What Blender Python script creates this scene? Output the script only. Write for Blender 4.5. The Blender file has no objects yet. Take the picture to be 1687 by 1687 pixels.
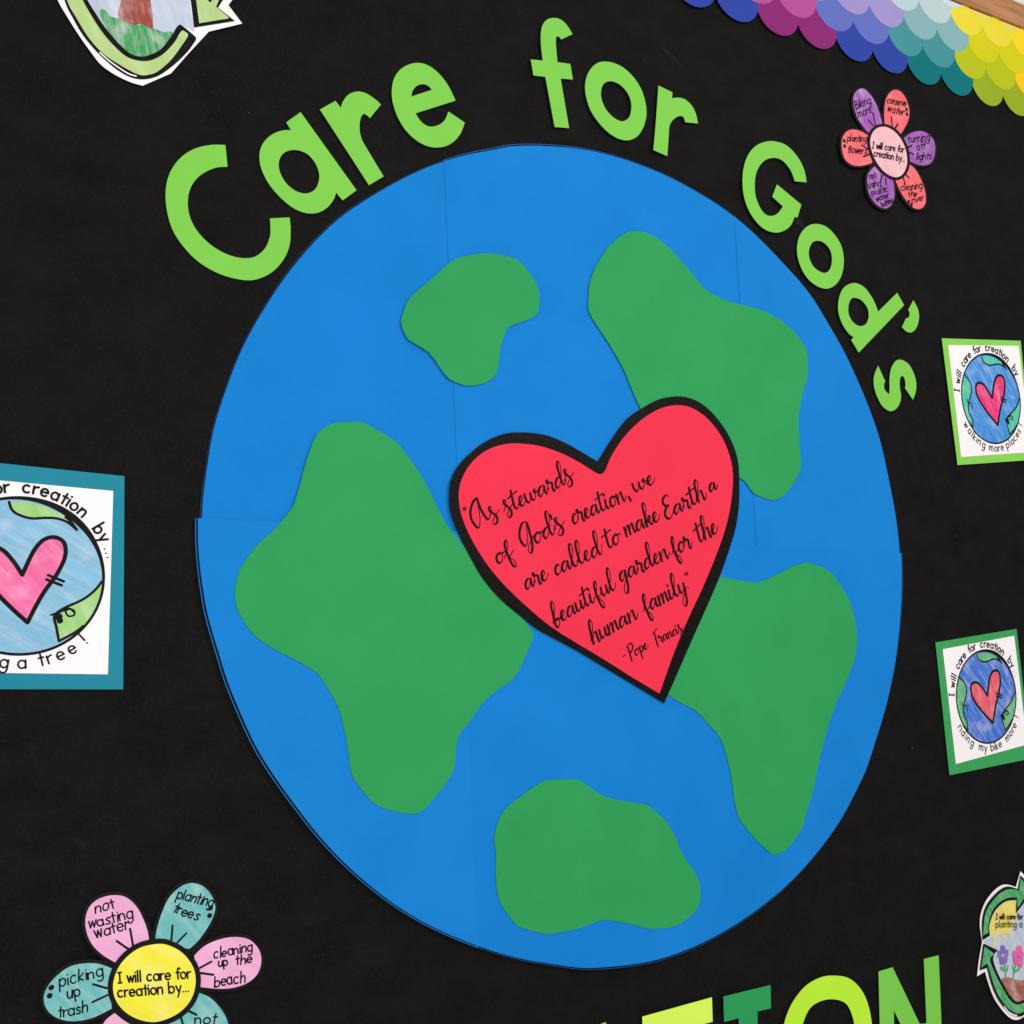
import bpy, math, random
from mathutils import Vector
from mathutils.geometry import tessellate_polygon
random.seed(7)
S = bpy.context.scene
COL = S.collection
ZC = 1.5                                   # height of the globe's centre above the floor
# ---------------------------------------------------------------- camera
CX, CY, CZ = -0.7959, -1.1409, -0.137      # camera relative to the globe's centre on the board (metres)
YAW, PIT, ROL, FPX = 0.5054, 0.1271, -0.0371, 1687.7
W = 1687.0
def cam_axes():
    cy, sy, cp, sp, cr, sr = (math.cos(YAW), math.sin(YAW), math.cos(PIT), math.sin(PIT), math.cos(ROL), math.sin(ROL))
    f = Vector((sy*cp, cy*cp, sp)); r = Vector((cy, -sy, 0)); u = r.cross(f)
    return r*cr + u*sr, u*cr - r*sr, f
RX, UP, FW = cam_axes()
cam = bpy.data.cameras.new('camera'); camo = bpy.data.objects.new('camera', cam); COL.objects.link(camo)
from mathutils import Matrix
m = Matrix((RX, UP, -FW)).transposed().to_4x4(); m.translation = Vector((CX, CY, CZ + ZC)); camo.matrix_world = m
cam.sensor_width = 36; cam.lens = 36*FPX/W; cam.clip_start = .01; cam.clip_end = 100
S.camera = camo
# ---------------------------------------------------------------- light (an indoor corridor: ceiling lamp, an added fill lamp, soft room light)
wd = bpy.data.worlds.new('World'); S.world = wd; wd.use_nodes = True
wd.node_tree.nodes['Background'].inputs[0].default_value = (1, .985, .97, 1)
wd.node_tree.nodes['Background'].inputs[1].default_value = .40
def lamp(name, loc, aim, sx, sy, watts, col=(1, .975, .955)):
    l = bpy.data.lights.new(name, 'AREA'); l.shape = 'RECTANGLE'; l.size = sx; l.size_y = sy; l.energy = watts; l.color = col
    o = bpy.data.objects.new(name, l); COL.objects.link(o); o.location = loc
    o.rotation_euler = (Vector(aim) - Vector(loc)).to_track_quat('-Z', 'Y').to_euler()
    o['kind'] = 'structure'
lamp('ceiling_or_fill_light', (1.05, -2.3, ZC + 1.45), (0, 0, ZC - .35), .3, .7, 34)
lamp('ceiling_or_fill_light', (-1.0, -2.4, ZC + .15), (0, 0, ZC - .35), 1.2, 1.2, 35)  # added fill lamp, low behind the camera, evens out the lower board
S.view_settings.view_transform = 'Standard'; S.view_settings.look = 'None'; S.view_settings.gamma = 1
S.view_settings.exposure = -.11; S.view_settings.use_curve_mapping = False

# ---------------------------------------------------------------- measuring: photograph -> metres on the board
def bd(p, d=0.0):
    """a point measured on the photograph -> (x, z) in metres on the plane d in front of the board"""
    v = RX*((p[0] - W/2)/FPX) - UP*((p[1] - W/2)/FPX) + FW
    t = (-CY - d)/v.y
    return (CX + t*v.x, CZ + t*v.z)
class Z:                                    # an enlarged detail of the photograph: origin and scale
    def __init__(s, x, y, k): s.x, s.y, s.k = x, y, k
    def __call__(s, p, d=0.0): return bd((s.x + p[0]/s.k, s.y + p[1]/s.k), d)
    def px(s, p): return (s.x + p[0]/s.k, s.y + p[1]/s.k)
def smooth(pts, n=8, closed=True):
    """Catmull-Rom through the points; a third value of 1 makes a sharp corner"""
    N = len(pts); out = []
    rng = range(N) if closed else range(N - 1)
    for i in rng:
        p1, p2 = pts[i], pts[(i+1) % N]
        p0 = pts[i-1] if (closed or i > 0) else p1
        p3 = pts[(i+2) % N] if (closed or i+2 < N) else p2
        c1, c2 = len(p1) > 2 and p1[2], len(p2) > 2 and p2[2]
        if c1 and c2: out.append((p1[0], p1[1])); continue
        if c1: p0 = p1
        if c2: p3 = p2
        for k in range(n):
            t = k/n; t2 = t*t; t3 = t2*t
            out.append(tuple(.5*((2*p1[a]) + (p2[a]-p0[a])*t + (2*p0[a]-5*p1[a]+4*p2[a]-p3[a])*t2 + (3*p1[a]-p0[a]-3*p2[a]+p3[a])*t3) for a in (0, 1)))
    if not closed: out.append((pts[-1][0], pts[-1][1]))
    return out
# ---------------------------------------------------------------- materials
def lin(c):
    return tuple((v/255/12.92 if v/255 <= .04045 else ((v/255+.055)/1.055)**2.4) for v in c)
MATS = {}
def mat_base(name):
    m = bpy.data.materials.new(name); m.use_nodes = True
    nt = m.node_tree; return m, nt, nt.nodes['Principled BSDF']
def node(nt, t, **kw):
    n = nt.nodes.new(t)
    for k, v in kw.items(): setattr(n, k, v)
    return n
def coords(nt, scale=(1, 1, 1), rot=0):
    tc = node(nt, 'ShaderNodeTexCoord'); g = node(nt, 'ShaderNodeNewGeometry')
    mp = node(nt, 'ShaderNodeMapping'); mp.inputs['Scale'].default_value = scale; mp.inputs['Rotation'].default_value = (0, rot, 0)
    nt.links.new(g.outputs['Position'], mp.inputs['Vector']); return mp.outputs[0]
def rotcoords(nt, ang, scale):
    """turn the pattern in the board's plane first, then stretch it"""
    v = coords(nt, (1, 1, 1), ang)
    mp = node(nt, 'ShaderNodeMapping'); mp.inputs['Scale'].default_value = scale
    nt.links.new(v, mp.inputs['Vector']); return mp.outputs[0]
def mixcol(nt, fac, a, b):
    mx = node(nt, 'ShaderNodeMix', data_type='RGBA')
    for i, v in ((0, fac), (6, a), (7, b)):
        if hasattr(v, 'is_linked') or hasattr(v, 'links'): nt.links.new(v, mx.inputs[i])
        elif i == 0: mx.inputs[0].default_value = v
        else: mx.inputs[i].default_value = (*v, 1)
    return mx.outputs[2]
def ramp(nt, src, lo, hi):
    r = node(nt, 'ShaderNodeMapRange'); r.inputs[1].default_value = lo; r.inputs[2].default_value = hi
    nt.links.new(src, r.inputs[0]); return r.outputs[0]
def noise(nt, vec, sc, det=4, rough=.55):
    n = node(nt, 'ShaderNodeTexNoise'); n.inputs['Scale'].default_value = sc; n.inputs['Detail'].default_value = det
    n.inputs['Roughness'].default_value = rough; nt.links.new(vec, n.inputs['Vector']); return n.outputs[0]
def bump(nt, bs, h, strength, dist):
    b = node(nt, 'ShaderNodeBump'); b.inputs['Strength'].default_value = strength; b.inputs['Distance'].default_value = dist
    nt.links.new(h, b.inputs['Height']); nt.links.new(b.outputs[0], bs.inputs['Normal'])
def paper(name, rgb, rough=.8, spec=.25, var=.06, grain=.10):
    """coloured card: cloudy dye, fine fibre and a slightly uneven surface"""
    if name in MATS: return MATS[name]
    m, nt, bs = mat_base(name); c = lin(rgb)
    v = coords(nt)
    cloud = noise(nt, v, 9, 3); fib = noise(nt, v, 420, 3, .7)
    dk = tuple(x*(1-var*1.6) for x in c); lt = tuple(min(1, x*(1+var)+.004) for x in c)
    a = mixcol(nt, ramp(nt, cloud, .3, .7), dk, lt)
    b = mixcol(nt, ramp(nt, fib, .25, .8), tuple(x*(1-grain) for x in c), tuple(min(1, x*(1+grain)+.003) for x in c))
    nt.links.new(mixcol(nt, .45, a, b), bs.inputs['Base Color'])
    bs.inputs['Roughness'].default_value = rough; bs.inputs['Specular IOR Level'].default_value = spec
    mx = node(nt, 'ShaderNodeMath', operation='MULTIPLY_ADD'); mx.inputs[1].default_value = .02
    nt.links.new(fib, mx.inputs[0]); nt.links.new(noise(nt, v, 5, 2), mx.inputs[2])
    bump(nt, bs, mx.outputs[0], .45, .011)
    MATS[name] = m; return m
def crayon(name, rgb, ang=.6, light=.45, stretch=11.0, size=55, white=(250, 244, 244)):
    """coloured-pencil shading on white paper: streaks in one direction with paper showing through"""
    if name in MATS: return MATS[name]
    m, nt, bs = mat_base(name); c = lin(rgb); w = lin(white)
    v = rotcoords(nt, ang, (size, size, size/stretch))
    v2 = rotcoords(nt, ang + .12, (size*2.7, size*2.7, size*2.7/stretch))
    s1 = noise(nt, v, 1.6, 3); s2 = noise(nt, v2, 1.6, 2); cl = noise(nt, coords(nt), 38, 3)
    dk = tuple(x*.88 for x in c)
    base = mixcol(nt, ramp(nt, s1, .35, .68), dk, c)
    f = node(nt, 'ShaderNodeMath', operation='MULTIPLY'); nt.links.new(ramp(nt, s2, .45, .85), f.inputs[0]); f.inputs[1].default_value = light*.8
    base = mixcol(nt, f.outputs[0], base, w)
    f2 = node(nt, 'ShaderNodeMath', operation='MULTIPLY'); nt.links.new(ramp(nt, cl, .52, .75), f2.inputs[0]); f2.inputs[1].default_value = light*.8
    base = mixcol(nt, f2.outputs[0], base, w)
    nt.links.new(base, bs.inputs['Base Color'])
    bs.inputs['Roughness'].default_value = .7; bs.inputs['Specular IOR Level'].default_value = .2
    bump(nt, bs, s2, .15, .002)
    MATS[name] = m; return m
def ink(name='black_ink', rgb=(20, 16, 18), rough=.6):
    if name in MATS: return MATS[name]
    m, nt, bs = mat_base(name); c = lin(rgb)
    n = noise(nt, coords(nt), 160, 2)
    nt.links.new(mixcol(nt, ramp(nt, n, .35, .75), tuple(x*.75 for x in c), tuple(x*1.6+.002 for x in c)), bs.inputs['Base Color'])
    bs.inputs['Roughness'].default_value = rough; bs.inputs['Specular IOR Level'].default_value = .09
    MATS[name] = m; return m
def black_backing():
    m, nt, bs = mat_base('black_backing_paper')
    v = coords(nt); big = noise(nt, v, 2.6, 4, .6); mid = noise(nt, coords(nt, (14, 14, 20)), 1, 5, .65); fib = noise(nt, v, 300, 3, .7)
    a = mixcol(nt, ramp(nt, mid, .3, .75), (.0048, .0044, .0044), (.0102, .0094, .0093))
    a = mixcol(nt, ramp(nt, fib, .55, .85), a, (.017, .0155, .015))
    # scattered lint: tiny pale specks and short scuffs
    vo = node(nt, 'ShaderNodeTexVoronoi'); vo.inputs['Scale'].default_value = 26; nt.links.new(coords(nt, (1, 0, 1.4)), vo.inputs['Vector'])
    lt = ramp(nt, vo.outputs['Distance'], .030, .018)
    wn = node(nt, 'ShaderNodeMath', operation='GREATER_THAN'); wn.inputs[1].default_value = .93
    sp = node(nt, 'ShaderNodeSeparateColor'); nt.links.new(vo.outputs['Color'], sp.inputs[0]); nt.links.new(sp.outputs[0], wn.inputs[0])
    ml = node(nt, 'ShaderNodeMath', operation='MULTIPLY'); nt.links.new(lt, ml.inputs[0]); nt.links.new(wn.outputs[0], ml.inputs[1])
    m2 = node(nt, 'ShaderNodeMath', operation='MULTIPLY'); nt.links.new(ml.outputs[0], m2.inputs[0]); m2.inputs[1].default_value = .5
    a = mixcol(nt, m2.outputs[0], a, (.34, .33, .31))
    sc = noise(nt, rotcoords(nt, .9, (30, 30, 5)), 1, 4, .6)
    f = node(nt, 'ShaderNodeMath', operation='MULTIPLY'); nt.links.new(ramp(nt, sc, .66, .82), f.inputs[0]); f.inputs[1].default_value = .8
    a = mixcol(nt, f.outputs[0], a, (.035, .033, .033))
    nt.links.new(a, bs.inputs['Base Color'])
    bs.inputs['Roughness'].default_value = .75; bs.inputs['Specular IOR Level'].default_value = .06
    mx = node(nt, 'ShaderNodeMath', operation='MULTIPLY_ADD'); mx.inputs[1].default_value = .012
    nt.links.new(fib, mx.inputs[0]); nt.links.new(big, mx.inputs[2])
    bump(nt, bs, mx.outputs[0], .55, .022)
    return m
def wood():
    m, nt, bs = mat_base('oak_trim')
    n = noise(nt, coords(nt, (5, 60, 90)), 1, 6, .6); k = noise(nt, coords(nt, (18, 200, 420)), 1, 3)
    a = mixcol(nt, ramp(nt, n, .3, .7), lin((150, 98, 58)), lin((196, 136, 88)))
    a = mixcol(nt, ramp(nt, k, .56, .8), a, lin((120, 74, 42)))
    nt.links.new(a, bs.inputs['Base Color']); bs.inputs['Roughness'].default_value = .45; bump(nt, bs, k, .15, .002)
    return m
def plaster():
    m, nt, bs = mat_base('painted_wall'); v = coords(nt)
    nt.links.new(mixcol(nt, noise(nt, v, 6, 3), (.74, .71, .68), (.80, .77, .74)), bs.inputs['Base Color'])
    bs.inputs['Roughness'].default_value = .8; bump(nt, bs, noise(nt, v, 160, 3), .3, .003); return m
CORE = None
# ---------------------------------------------------------------- objects
def tag(o, label=None, cat=None, group=None, kind=None):
    if label: o['label'] = label
    if cat: o['category'] = cat
    if group: o['group'] = group
    if kind: o['kind'] = kind
    return o
def thing(name, at, label, cat, group=None):
    o = bpy.data.objects.new(name, None); o.empty_display_size = .03; COL.objects.link(o)
    o.location = (at[0], 0, at[1] + ZC); return tag(o, label, cat, group)
def org(parent):
    v = Vector((0, 0, 0))
    while parent: v += parent.location; parent = parent.parent
    return v
def link(name, V, F, mats, parent, idx=None, at=None):
    """V in metres: (x, y, z) with z measured from the globe's centre"""
    o0 = org(parent) if parent else Vector((at[0], 0, at[1] + ZC))
    me = bpy.data.meshes.new(name)
    me.from_pydata([(x - o0.x, y - o0.y, z + ZC - o0.z) for x, y, z in V], [], F)
    for mt in mats: me.materials.append(mt)
    if idx: me.polygons.foreach_set('material_index', idx)
    me.update()
    o = bpy.data.objects.new(name, me); COL.objects.link(o)
    if parent: o.parent = parent
    else: o.location = o0
    return o
def area(p): return .5*sum(p[i-1][0]*p[i][1] - p[i][0]*p[i-1][1] for i in range(len(p)))
def plate(name, loops, d, th, mt, parent=None, side=None, at=None):
    """a sheet of card cut to an outline (first loop) with holes (the rest); its face lies d in front of the board"""
    loops = [[q for i, q in enumerate(l) if (q[0]-l[i-1][0])**2 + (q[1]-l[i-1][1])**2 > 1e-12] for l in loops]
    loops = [l if (area(l) > 0) == (k == 0) else l[::-1] for k, l in enumerate(loops)]
    flat = [q for l in loops for q in l]; n = len(flat)
    tris = tessellate_polygon([[Vector((x, z, 0)) for x, z in l] for l in loops])
    V = [(x, -d, z) for x, z in flat]; F = []; I = []
    for t in tris:
        a, b, c = (flat[i] for i in t)
        if (b[0]-a[0])*(c[1]-a[1]) - (b[1]-a[1])*(c[0]-a[0]) < 0: t = t[::-1]
        F.append(tuple(t)); I.append(0)
    if th > 0:
        V += [(x, -d + th, z) for x, z in flat]; s = 0
        for l in loops:
            for k in range(len(l)):
                i, j = s + k, s + (k+1) % len(l); F.append((i, i+n, j+n, j)); I.append(1 if side else 0)
            s += len(l)
    return link(name, V, F, [mt, side] if side else [mt], parent, I, at)
class Pen:
    """collects pen strokes (flat ribbons with round ends) that become ONE mesh"""
    def __init__(s, d): s.V = []; s.F = []; s.d = d; s.k = 0
    def stroke(s, P, Wd):
        if isinstance(Wd, (int, float)): Wd = [Wd]*len(P)
        Q = [P[0]]; ww = [Wd[0]]
        for p, w in zip(P[1:], Wd[1:]):
            if math.hypot(p[0]-Q[-1][0], p[1]-Q[-1][1]) > 1e-6: Q.append(p); ww.append(w)
        for i in range(1, len(Q)-1):                         # a sharp turn starts a new ribbon
            a = math.atan2(Q[i][1]-Q[i-1][1], Q[i][0]-Q[i-1][0]); b = math.atan2(Q[i+1][1]-Q[i][1], Q[i+1][0]-Q[i][0])
            if abs((b - a + math.pi) % (2*math.pi) - math.pi) > .95:
                s.stroke(Q[:i+1], ww[:i+1]); s.stroke(Q[i:], ww[i:]); return
        s.k += 1; y = -(s.d + (s.k % 40)*2.0e-6)
        if len(Q) < 2: return s.dot(Q[0], ww[0]/2)
        L = []; R = []
        for i in range(len(Q)):
            a = Q[max(0, i-1)]; b = Q[min(len(Q)-1, i+1)]
            tx, tz = b[0]-a[0], b[1]-a[1]; l = math.hypot(tx, tz) or 1; nx, nz = -tz/l, tx/l; h = ww[i]/2
            L.append((Q[i][0]+nx*h, Q[i][1]+nz*h)); R.append((Q[i][0]-nx*h, Q[i][1]-nz*h))
        b0 = len(s.V); n = len(Q)
        s.V += [(x, y, z) for x, z in L] + [(x, y, z) for x, z in R]
        for i in range(n-1): s.F.append((b0+i, b0+n+i, b0+n+i+1, b0+i+1))
        for e, g in ((0, 1), (n-1, -1)):                     # round ends
            a = Q[1] if e == 0 else Q[-2]; tx, tz = Q[e][0]-a[0], Q[e][1]-a[1]; an = math.atan2(tz, tx); h = ww[e]/2
            c = len(s.V); s.V += [(Q[e][0]+h*math.cos(an + t), y - 1e-6, Q[e][1]+h*math.sin(an + t)) for t in (-math.pi/2, -math.pi/4, 0, math.pi/4, math.pi/2)]
            s.F.append((c, c+1, c+2, c+3, c+4))
    def dot(s, p, r):
        s.k += 1; y = -(s.d + (s.k % 40)*2.0e-6); c = len(s.V)
        s.V += [(p[0]+r*math.cos(t*math.pi/6), y, p[1]+r*math.sin(t*math.pi/6)) for t in range(12)]; s.F.append(tuple(range(c, c+12)))
    def build(s, name, mt, parent): return link(name, s.V, s.F, [mt], parent)
# ---------------------------------------------------------------- lettering: single-stroke alphabets (x-height 1, baseline 0)
def arc(cx, cy, rx, ry, a0, a1, n=12):
    return [(cx+rx*math.cos(math.radians(a0+(a1-a0)*i/n)), cy+ry*math.sin(math.radians(a0+(a1-a0)*i/n))) for i in range(n+1)]
BOWL = arc(.42, .5, .42, .5, 25, 335); LB = arc(.42, .5, .42, .5, 205, 515)
PR = {                                        # hand-printed school alphabet: glyph -> (advance, strokes)
 'a': (1.15, [BOWL, [(.84, 1), (.84, 0)]]), 'b': (1.15, [[(0, 1.7), (0, 0)], LB]), 'c': (1.08, [arc(.42, .5, .42, .5, 50, 310)]),
 'd': (1.15, [BOWL, [(.84, 1.7), (.84, 0)]]), 'e': (1.1, [[(.02, .52), (.84, .52)] + arc(.42, .5, .42, .5, 8, 312)[1:]]),
 'f': (.7, [smooth([(.62, 1.55), (.45, 1.7), (.27, 1.5), (.25, 1.1), (.25, 0)], 5, False), [(0, 1), (.55, 1)]]),
 'g': (1.15, [BOWL, smooth([(.84, 1), (.84, .2), (.78, -.4), (.45, -.66), (.08, -.5)], 5, False)]),
 'h': (1.05, [[(0, 1.7), (0, 0)], smooth([(0, .55), (.18, .88), (.45, 1), (.7, .78), (.73, 0)], 5, False)]),
 'i': (.35, [[(.03, 1), (.03, 0)], [(.03, 1.42), (.035, 1.46)]]),
 'k': (.95, [[(0, 1.7), (0, 0)], [(.62, 1.0), (.04, .45), (.66, 0)]]), 'l': (.42, [[(.05, 1.7), (.05, 0)]]),
 'm': (1.5, [[(0, 1), (0, 0)], smooth([(0, .55), (.15, .88), (.36, 1), (.56, .8), (.58, 0)], 5, False), smooth([(.58, .55), (.74, .9), (.96, 1), (1.16, .8), (1.18, 0)], 5, False)]),
 'n': (1.05, [[(0, 1), (0, 0)], smooth([(0, .55), (.18, .88), (.45, 1), (.7, .78), (.73, 0)], 5, False)]),
 'o': (1.1, [arc(.42, .5, .42, .5, 0, 360, 16)]), 'p': (1.15, [[(0, 1), (0, -.66)], LB]),
 'r': (.75, [[(0, 1), (0, 0)], smooth([(0, .55), (.15, .85), (.55, .98)], 5, False)]),
 's': (.85, [smooth([(.62, .85), (.35, 1), (.08, .8), (.3, .54), (.6, .3), (.4, .02), (.02, .12)], 5, False)]),
 't': (.75, [[(.28, 1.5), (.28, 0)], [(0, 1), (.58, 1)]]),
 'u': (1.05, [smooth([(0, 1), (.02, .3), (.3, .0), (.6, .2), (.73, .6)], 5, False), [(.73, 1), (.73, 0)]]),
 'v': (.95, [[(0, 1), (.36, 0), (.72, 1)]]), 'w': (1.3, [[(0, 1), (.27, 0), (.53, .9), (.8, 0), (1.06, 1)]]),
 'y': (1.0, [[(0, 1), (.4, .08)], [(.78, 1), (.22, -.66)]]), 'I': (.8, [[(.28, 1.6), (.28, 0)], [(0, 1.6), (.56, 1.6)], [(0, 0), (.56, 0)]]),
 'B': (1.1, [[(0, 1.6), (0, 0)], smooth([(0, 1.6), (.6, 1.5), (.62, 1.0), (.05, .85)], 5, False), smooth([(.05, .85), (.75, .75), (.75, .1), (0, 0)], 5, False)]),
 '.': (.4, [[(.05, .05), (.06, .06)]]), '!': (.4, [[(.08, 1.6), (.05, .5)], [(.03, .04), (.035, .05)]]), ' ': (.7, [])}
def sc(*st): return [smooth(list(q), 6, False) for q in st]
LOOP = [(-.12, .35), (.3, 1.2), (.5, 2.0), (.36, 2.42), (.17, 2.1)]
SCR = {                                       # brush-pen script
 'a': (1.08, sc([(.74, .82), (.5, 1), (.2, .78), (.05, .38), (.18, .03), (.48, .25), (.76, .92), (.72, .5), (.8, .06), (.98, .12), (1.2, .5)])),
 's': (.86, sc([(-.12, .35), (.22, .95), (.34, 1.36), (.16, 1.42), (.12, 1.1), (.4, .62), (.62, .1), (.5, -.36), (.2, -.42), (.12, -.12), (.45, .28), (.98, .72)])),
 't': (.72, sc([(.22, 2.0), (.18, 1.0), (.2, .3), (.38, .02), (.62, .2), (.8, .5)], [(-.28, 1.42), (.1, 1.5), (.45, 1.62), (.8, 1.68)])),
 'e': (.74, sc([(-.1, .32), (.28, .52), (.48, .85), (.34, 1.04), (.12, .76), (.08, .32), (.26, .02), (.55, .15), (.82, .55)])),
 'w': (1.36, sc([(0, 1), (.04, .4), (.24, .02), (.5, .32), (.6, .92), (.6, .32), (.8, .02), (1.08, .4), (1.14, 1.0), (1.0, .82), (1.15, .66), (1.5, .78)])),
 'r': (.80, sc([(-.1, .35), (.14, .85), (.2, 1.22), (.05, 1.28), (.06, 1.0), (.36, .9), (.52, .74), (.46, .2), (.6, -.12), (.76, .1), (.9, .42)])),
 'd': (1.12, sc([(.7, .84), (.45, 1), (.15, .72), (.05, .32), (.2, .02), (.5, .25), (.84, 1.1), (1.0, 2.1), (.86, 2.55), (.68, 2.1), (.7, .7), (.84, .06), (1.08, .2), (1.24, .9)])),
 'o': (.86, sc([(.46, 1), (.15, .82), (.04, .4), (.2, .02), (.5, .1), (.66, .5), (.6, .86), (.46, 1.0), (.62, .84), (.95, .86)])),
 'f': (.84, sc([(-.1, .25), (.3, .8), (.56, 1.5), (.48, 1.88), (.28, 1.6), (.24, 1.0), (.32, .1), (.52, -.85), (.78, -1.0), (.78, -.5), (.4, .12), (.6, .3), (.95, .62)])),
 'c': (.70, sc([(.56, .78), (.48, 1.0), (.22, .86), (.04, .42), (.18, .03), (.48, .12), (.78, .5)])),
 'i': (.56, sc([(.1, .98), (.08, .32), (.24, .02), (.48, .2), (.64, .5)], [(.12, 1.5), (.13, 1.44)])),
 'n': (1.0, sc([(.04, .98), (.06, .5), (.08, 0)], [(.08, .25), (.36, .9), (.6, 1.02), (.64, .6), (.72, .06), (.88, .06), (1.08, .48)])),
 'm': (1.3, sc([(.04, .98), (.06, .5), (.08, 0)], [(.08, .25), (.32, .9), (.5, .98), (.52, .05)], [(.52, .28), (.74, .9), (.94, 1), (.98, .5), (1.05, .05), (1.2, .08), (1.36, .48)])),
 'l': (.70, sc([(-.12, .35), (.3, 1.1), (.5, 1.95), (.38, 2.42), (.18, 2.1), (.12, 1.2), (.18, .3), (.38, .02), (.62, .22), (.8, .6)])),
 'k': (.92, sc(LOOP + [(.12, 1.0), (.12, 0)], [(.12, .4), (.48, .92), (.64, .78), (.4, .5), (.26, .5), (.5, .3), (.68, -.02), (.98, .32)])),
 'h': (1.0, sc(LOOP + [(.1, 1.0), (.12, 0)], [(.12, .35), (.4, .95), (.64, 1.0), (.68, .5), (.74, -.05), (.9, .0), (1.08, .45)])),
 'b': (.86, sc(LOOP + [(.12, 1.0), (.1, .05), (.3, -.3), (.6, .0), (.55, .55), (.28, .5), (.5, .42), (.92, .55)])),
 'u': (.94, sc([(.05, .98), (.04, .4), (.24, .02), (.54, .4), (.64, .96), (.64, .32), (.8, .02), (1.02, .46)])),
 'g': (1.0, sc([(.7, .84), (.45, 1), (.15, .76), (.05, .4), (.2, .05), (.48, .3), (.74, .96), (.7, 0), (.62, -.9), (.36, -1.35), (.14, -1.0), (.4, -.3), (1.08, .48)])),
 'y': (.92, sc([(.05, .98), (.06, .4), (.26, .05), (.54, .4), (.66, .96), (.64, 0), (.56, -.9), (.3, -1.35), (.08, -1.0), (.34, -.3), (.96, .4)])),
 'p': (.86, sc([(.1, 1.05), (.12, 0), (.16, -1.0)], [(.12, .5), (.4, 1.0), (.68, .72), (.52, .12), (.2, .1), (.5, .25), (.95, .5)])),
 'A': (1.66, sc([(.98, 2.9), (.6, 2.75), (.2, 2.2), (.0, 1.4), (.12, .6), (.42, .02), (.72, .6), (.88, 1.7), (.95, 2.85), (1.05, 1.7), (1.3, .6), (1.5, .35), (1.8, .7)])),
 'G': (1.3, sc([(1.0, 2.5), (.62, 2.6), (.2, 2.0), (.04, 1.2), (.3, .35), (.66, .7), (1.0, 2.5), (1.05, 1.2), (1.0, .1), (.72, -.62), (.5, -.3), (.72, .25), (1.3, .85)])),
 'E': (1.05, sc([(.9, 2.2), (.72, 2.5), (.3, 2.3), (.18, 1.85), (.36, 1.45), (.66, 1.32), (.36, 1.2), (.1, .75), (.12, .25), (.4, -.05), (.75, .15), (1.1, .62)])),
 'P': (1.1, sc([(.25, 2.3), (.28, 1.0), (.3, -.5)], [(.0, 2.1), (.5, 2.5), (1.0, 2.2), (.95, 1.4), (.42, .95)])),
 'F': (1.0, sc([(.48, 2.2), (.42, 1.0), (.46, -.4)], [(-.1, 1.95), (.4, 2.15), (.8, 2.45), (1.15, 2.5)], [(.16, .95), (.7, 1.12)])),
 "'": (.18, sc([(.02, 1.95), (.04, 1.55)])), ',': (.35, sc([(.02, .1), (.12, -.3)])), '.': (.3, [[(.06, .05), (.07, .06)]]),
 '-': (.6, sc([(.0, .55), (.4, .62)])), '"': (.4, sc([(.0, 2.3), (.05, 1.85)], [(.25, 2.3), (.28, 1.85)])), ' ': (.6, [])}
def run_width(word, font): return sum(font[c][0] for c in word)
def write(pen, z, word, p0, p1, xh, wpx, font=PR, lean=0.0, script=False, jit=0.0, updir=None):
    """a word from p0 to p1 (its baseline, measured on an enlargement), x-height xh, pen width wpx (photo pixels)"""
    wdt = run_width(word, font); ex = ((p1[0]-p0[0])/wdt, (p1[1]-p0[1])/wdt)
    if updir: l = math.hypot(*updir); ey = (updir[0]/l*xh, updir[1]/l*xh)
    else:
        l = math.hypot(*ex); ey = ((ex[1]/l + lean*ex[0]/l)*xh, (-ex[0]/l + lean*ex[1]/l)*xh)
    x = 0.0
    q = z.px(p0); s = abs((bd((q[0]+2, q[1]))[0] - bd((q[0]-2, q[1]))[0])*(bd((q[0], q[1]+2))[1] - bd((q[0], q[1]-2))[1]))**.5/4
    for ch in word:
        adv, strokes = font[ch]
        jx, jy = random.uniform(-jit, jit), random.uniform(-jit, jit); kx, ky, sl = 1 + random.uniform(-jit, jit), 1 + 1.6*random.uniform(-jit, jit), 2.0*random.uniform(-jit, jit)
        for st in strokes:
            if jit: st = [(a*kx + b*sl, b*ky) for a, b in st]
            P = [z((p0[0] + (x+jx+a)*ex[0] + (b+jy)*ey[0], p0[1] + (x+jx+a)*ex[1] + (b+jy)*ey[1]), pen.d) for a, b in st]
            if script:                                       # pressure: heavy down, light up
                raw = []
                for i in range(len(st)):
                    a, b = st[max(0, i-1)], st[min(len(st)-1, i+1)]
                    l = math.hypot(b[0]-a[0], b[1]-a[1]) or 1; raw.append(max(0, min(1, .45 - .75*(b[1]-a[1])/l)))
                ws = [sum(raw[max(0, i-2):i+3])/len(raw[max(0, i-2):i+3]) for i in range(len(raw))]
                pen.stroke(P, [wpx*s*(.40 + .60*w) for w in ws])
            else: pen.stroke(P, wpx*s)
        x += adv
def pxscale(z, p):
    q = z.px(p); return abs((bd((q[0]+2, q[1]))[0] - bd((q[0]-2, q[1]))[0])*(bd((q[0], q[1]+2))[1] - bd((q[0], q[1]-2))[1]))**.5/4
def line(pen, z, pts, wpx, curve=False):
    q = smooth(pts, 6, False) if curve else pts
    pen.stroke([z(p, pen.d) for p in q], wpx*pxscale(z, pts[0]))
def shape(z, pts, d, n=6): return [z(p, d) for p in smooth(pts, n)]
def centre(l): return ((min(p[0] for p in l)+max(p[0] for p in l))/2, (min(p[1] for p in l)+max(p[1] for p in l))/2)
INK = ink(); MARK = ink('marker_black', (14, 12, 16)); WHITE = paper('white_paper', (255, 248, 249), .75, .15, .02, .03)
CUT = paper('cut_paper_edge', (110, 106, 104), .85, .1, .02, .03)

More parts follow.
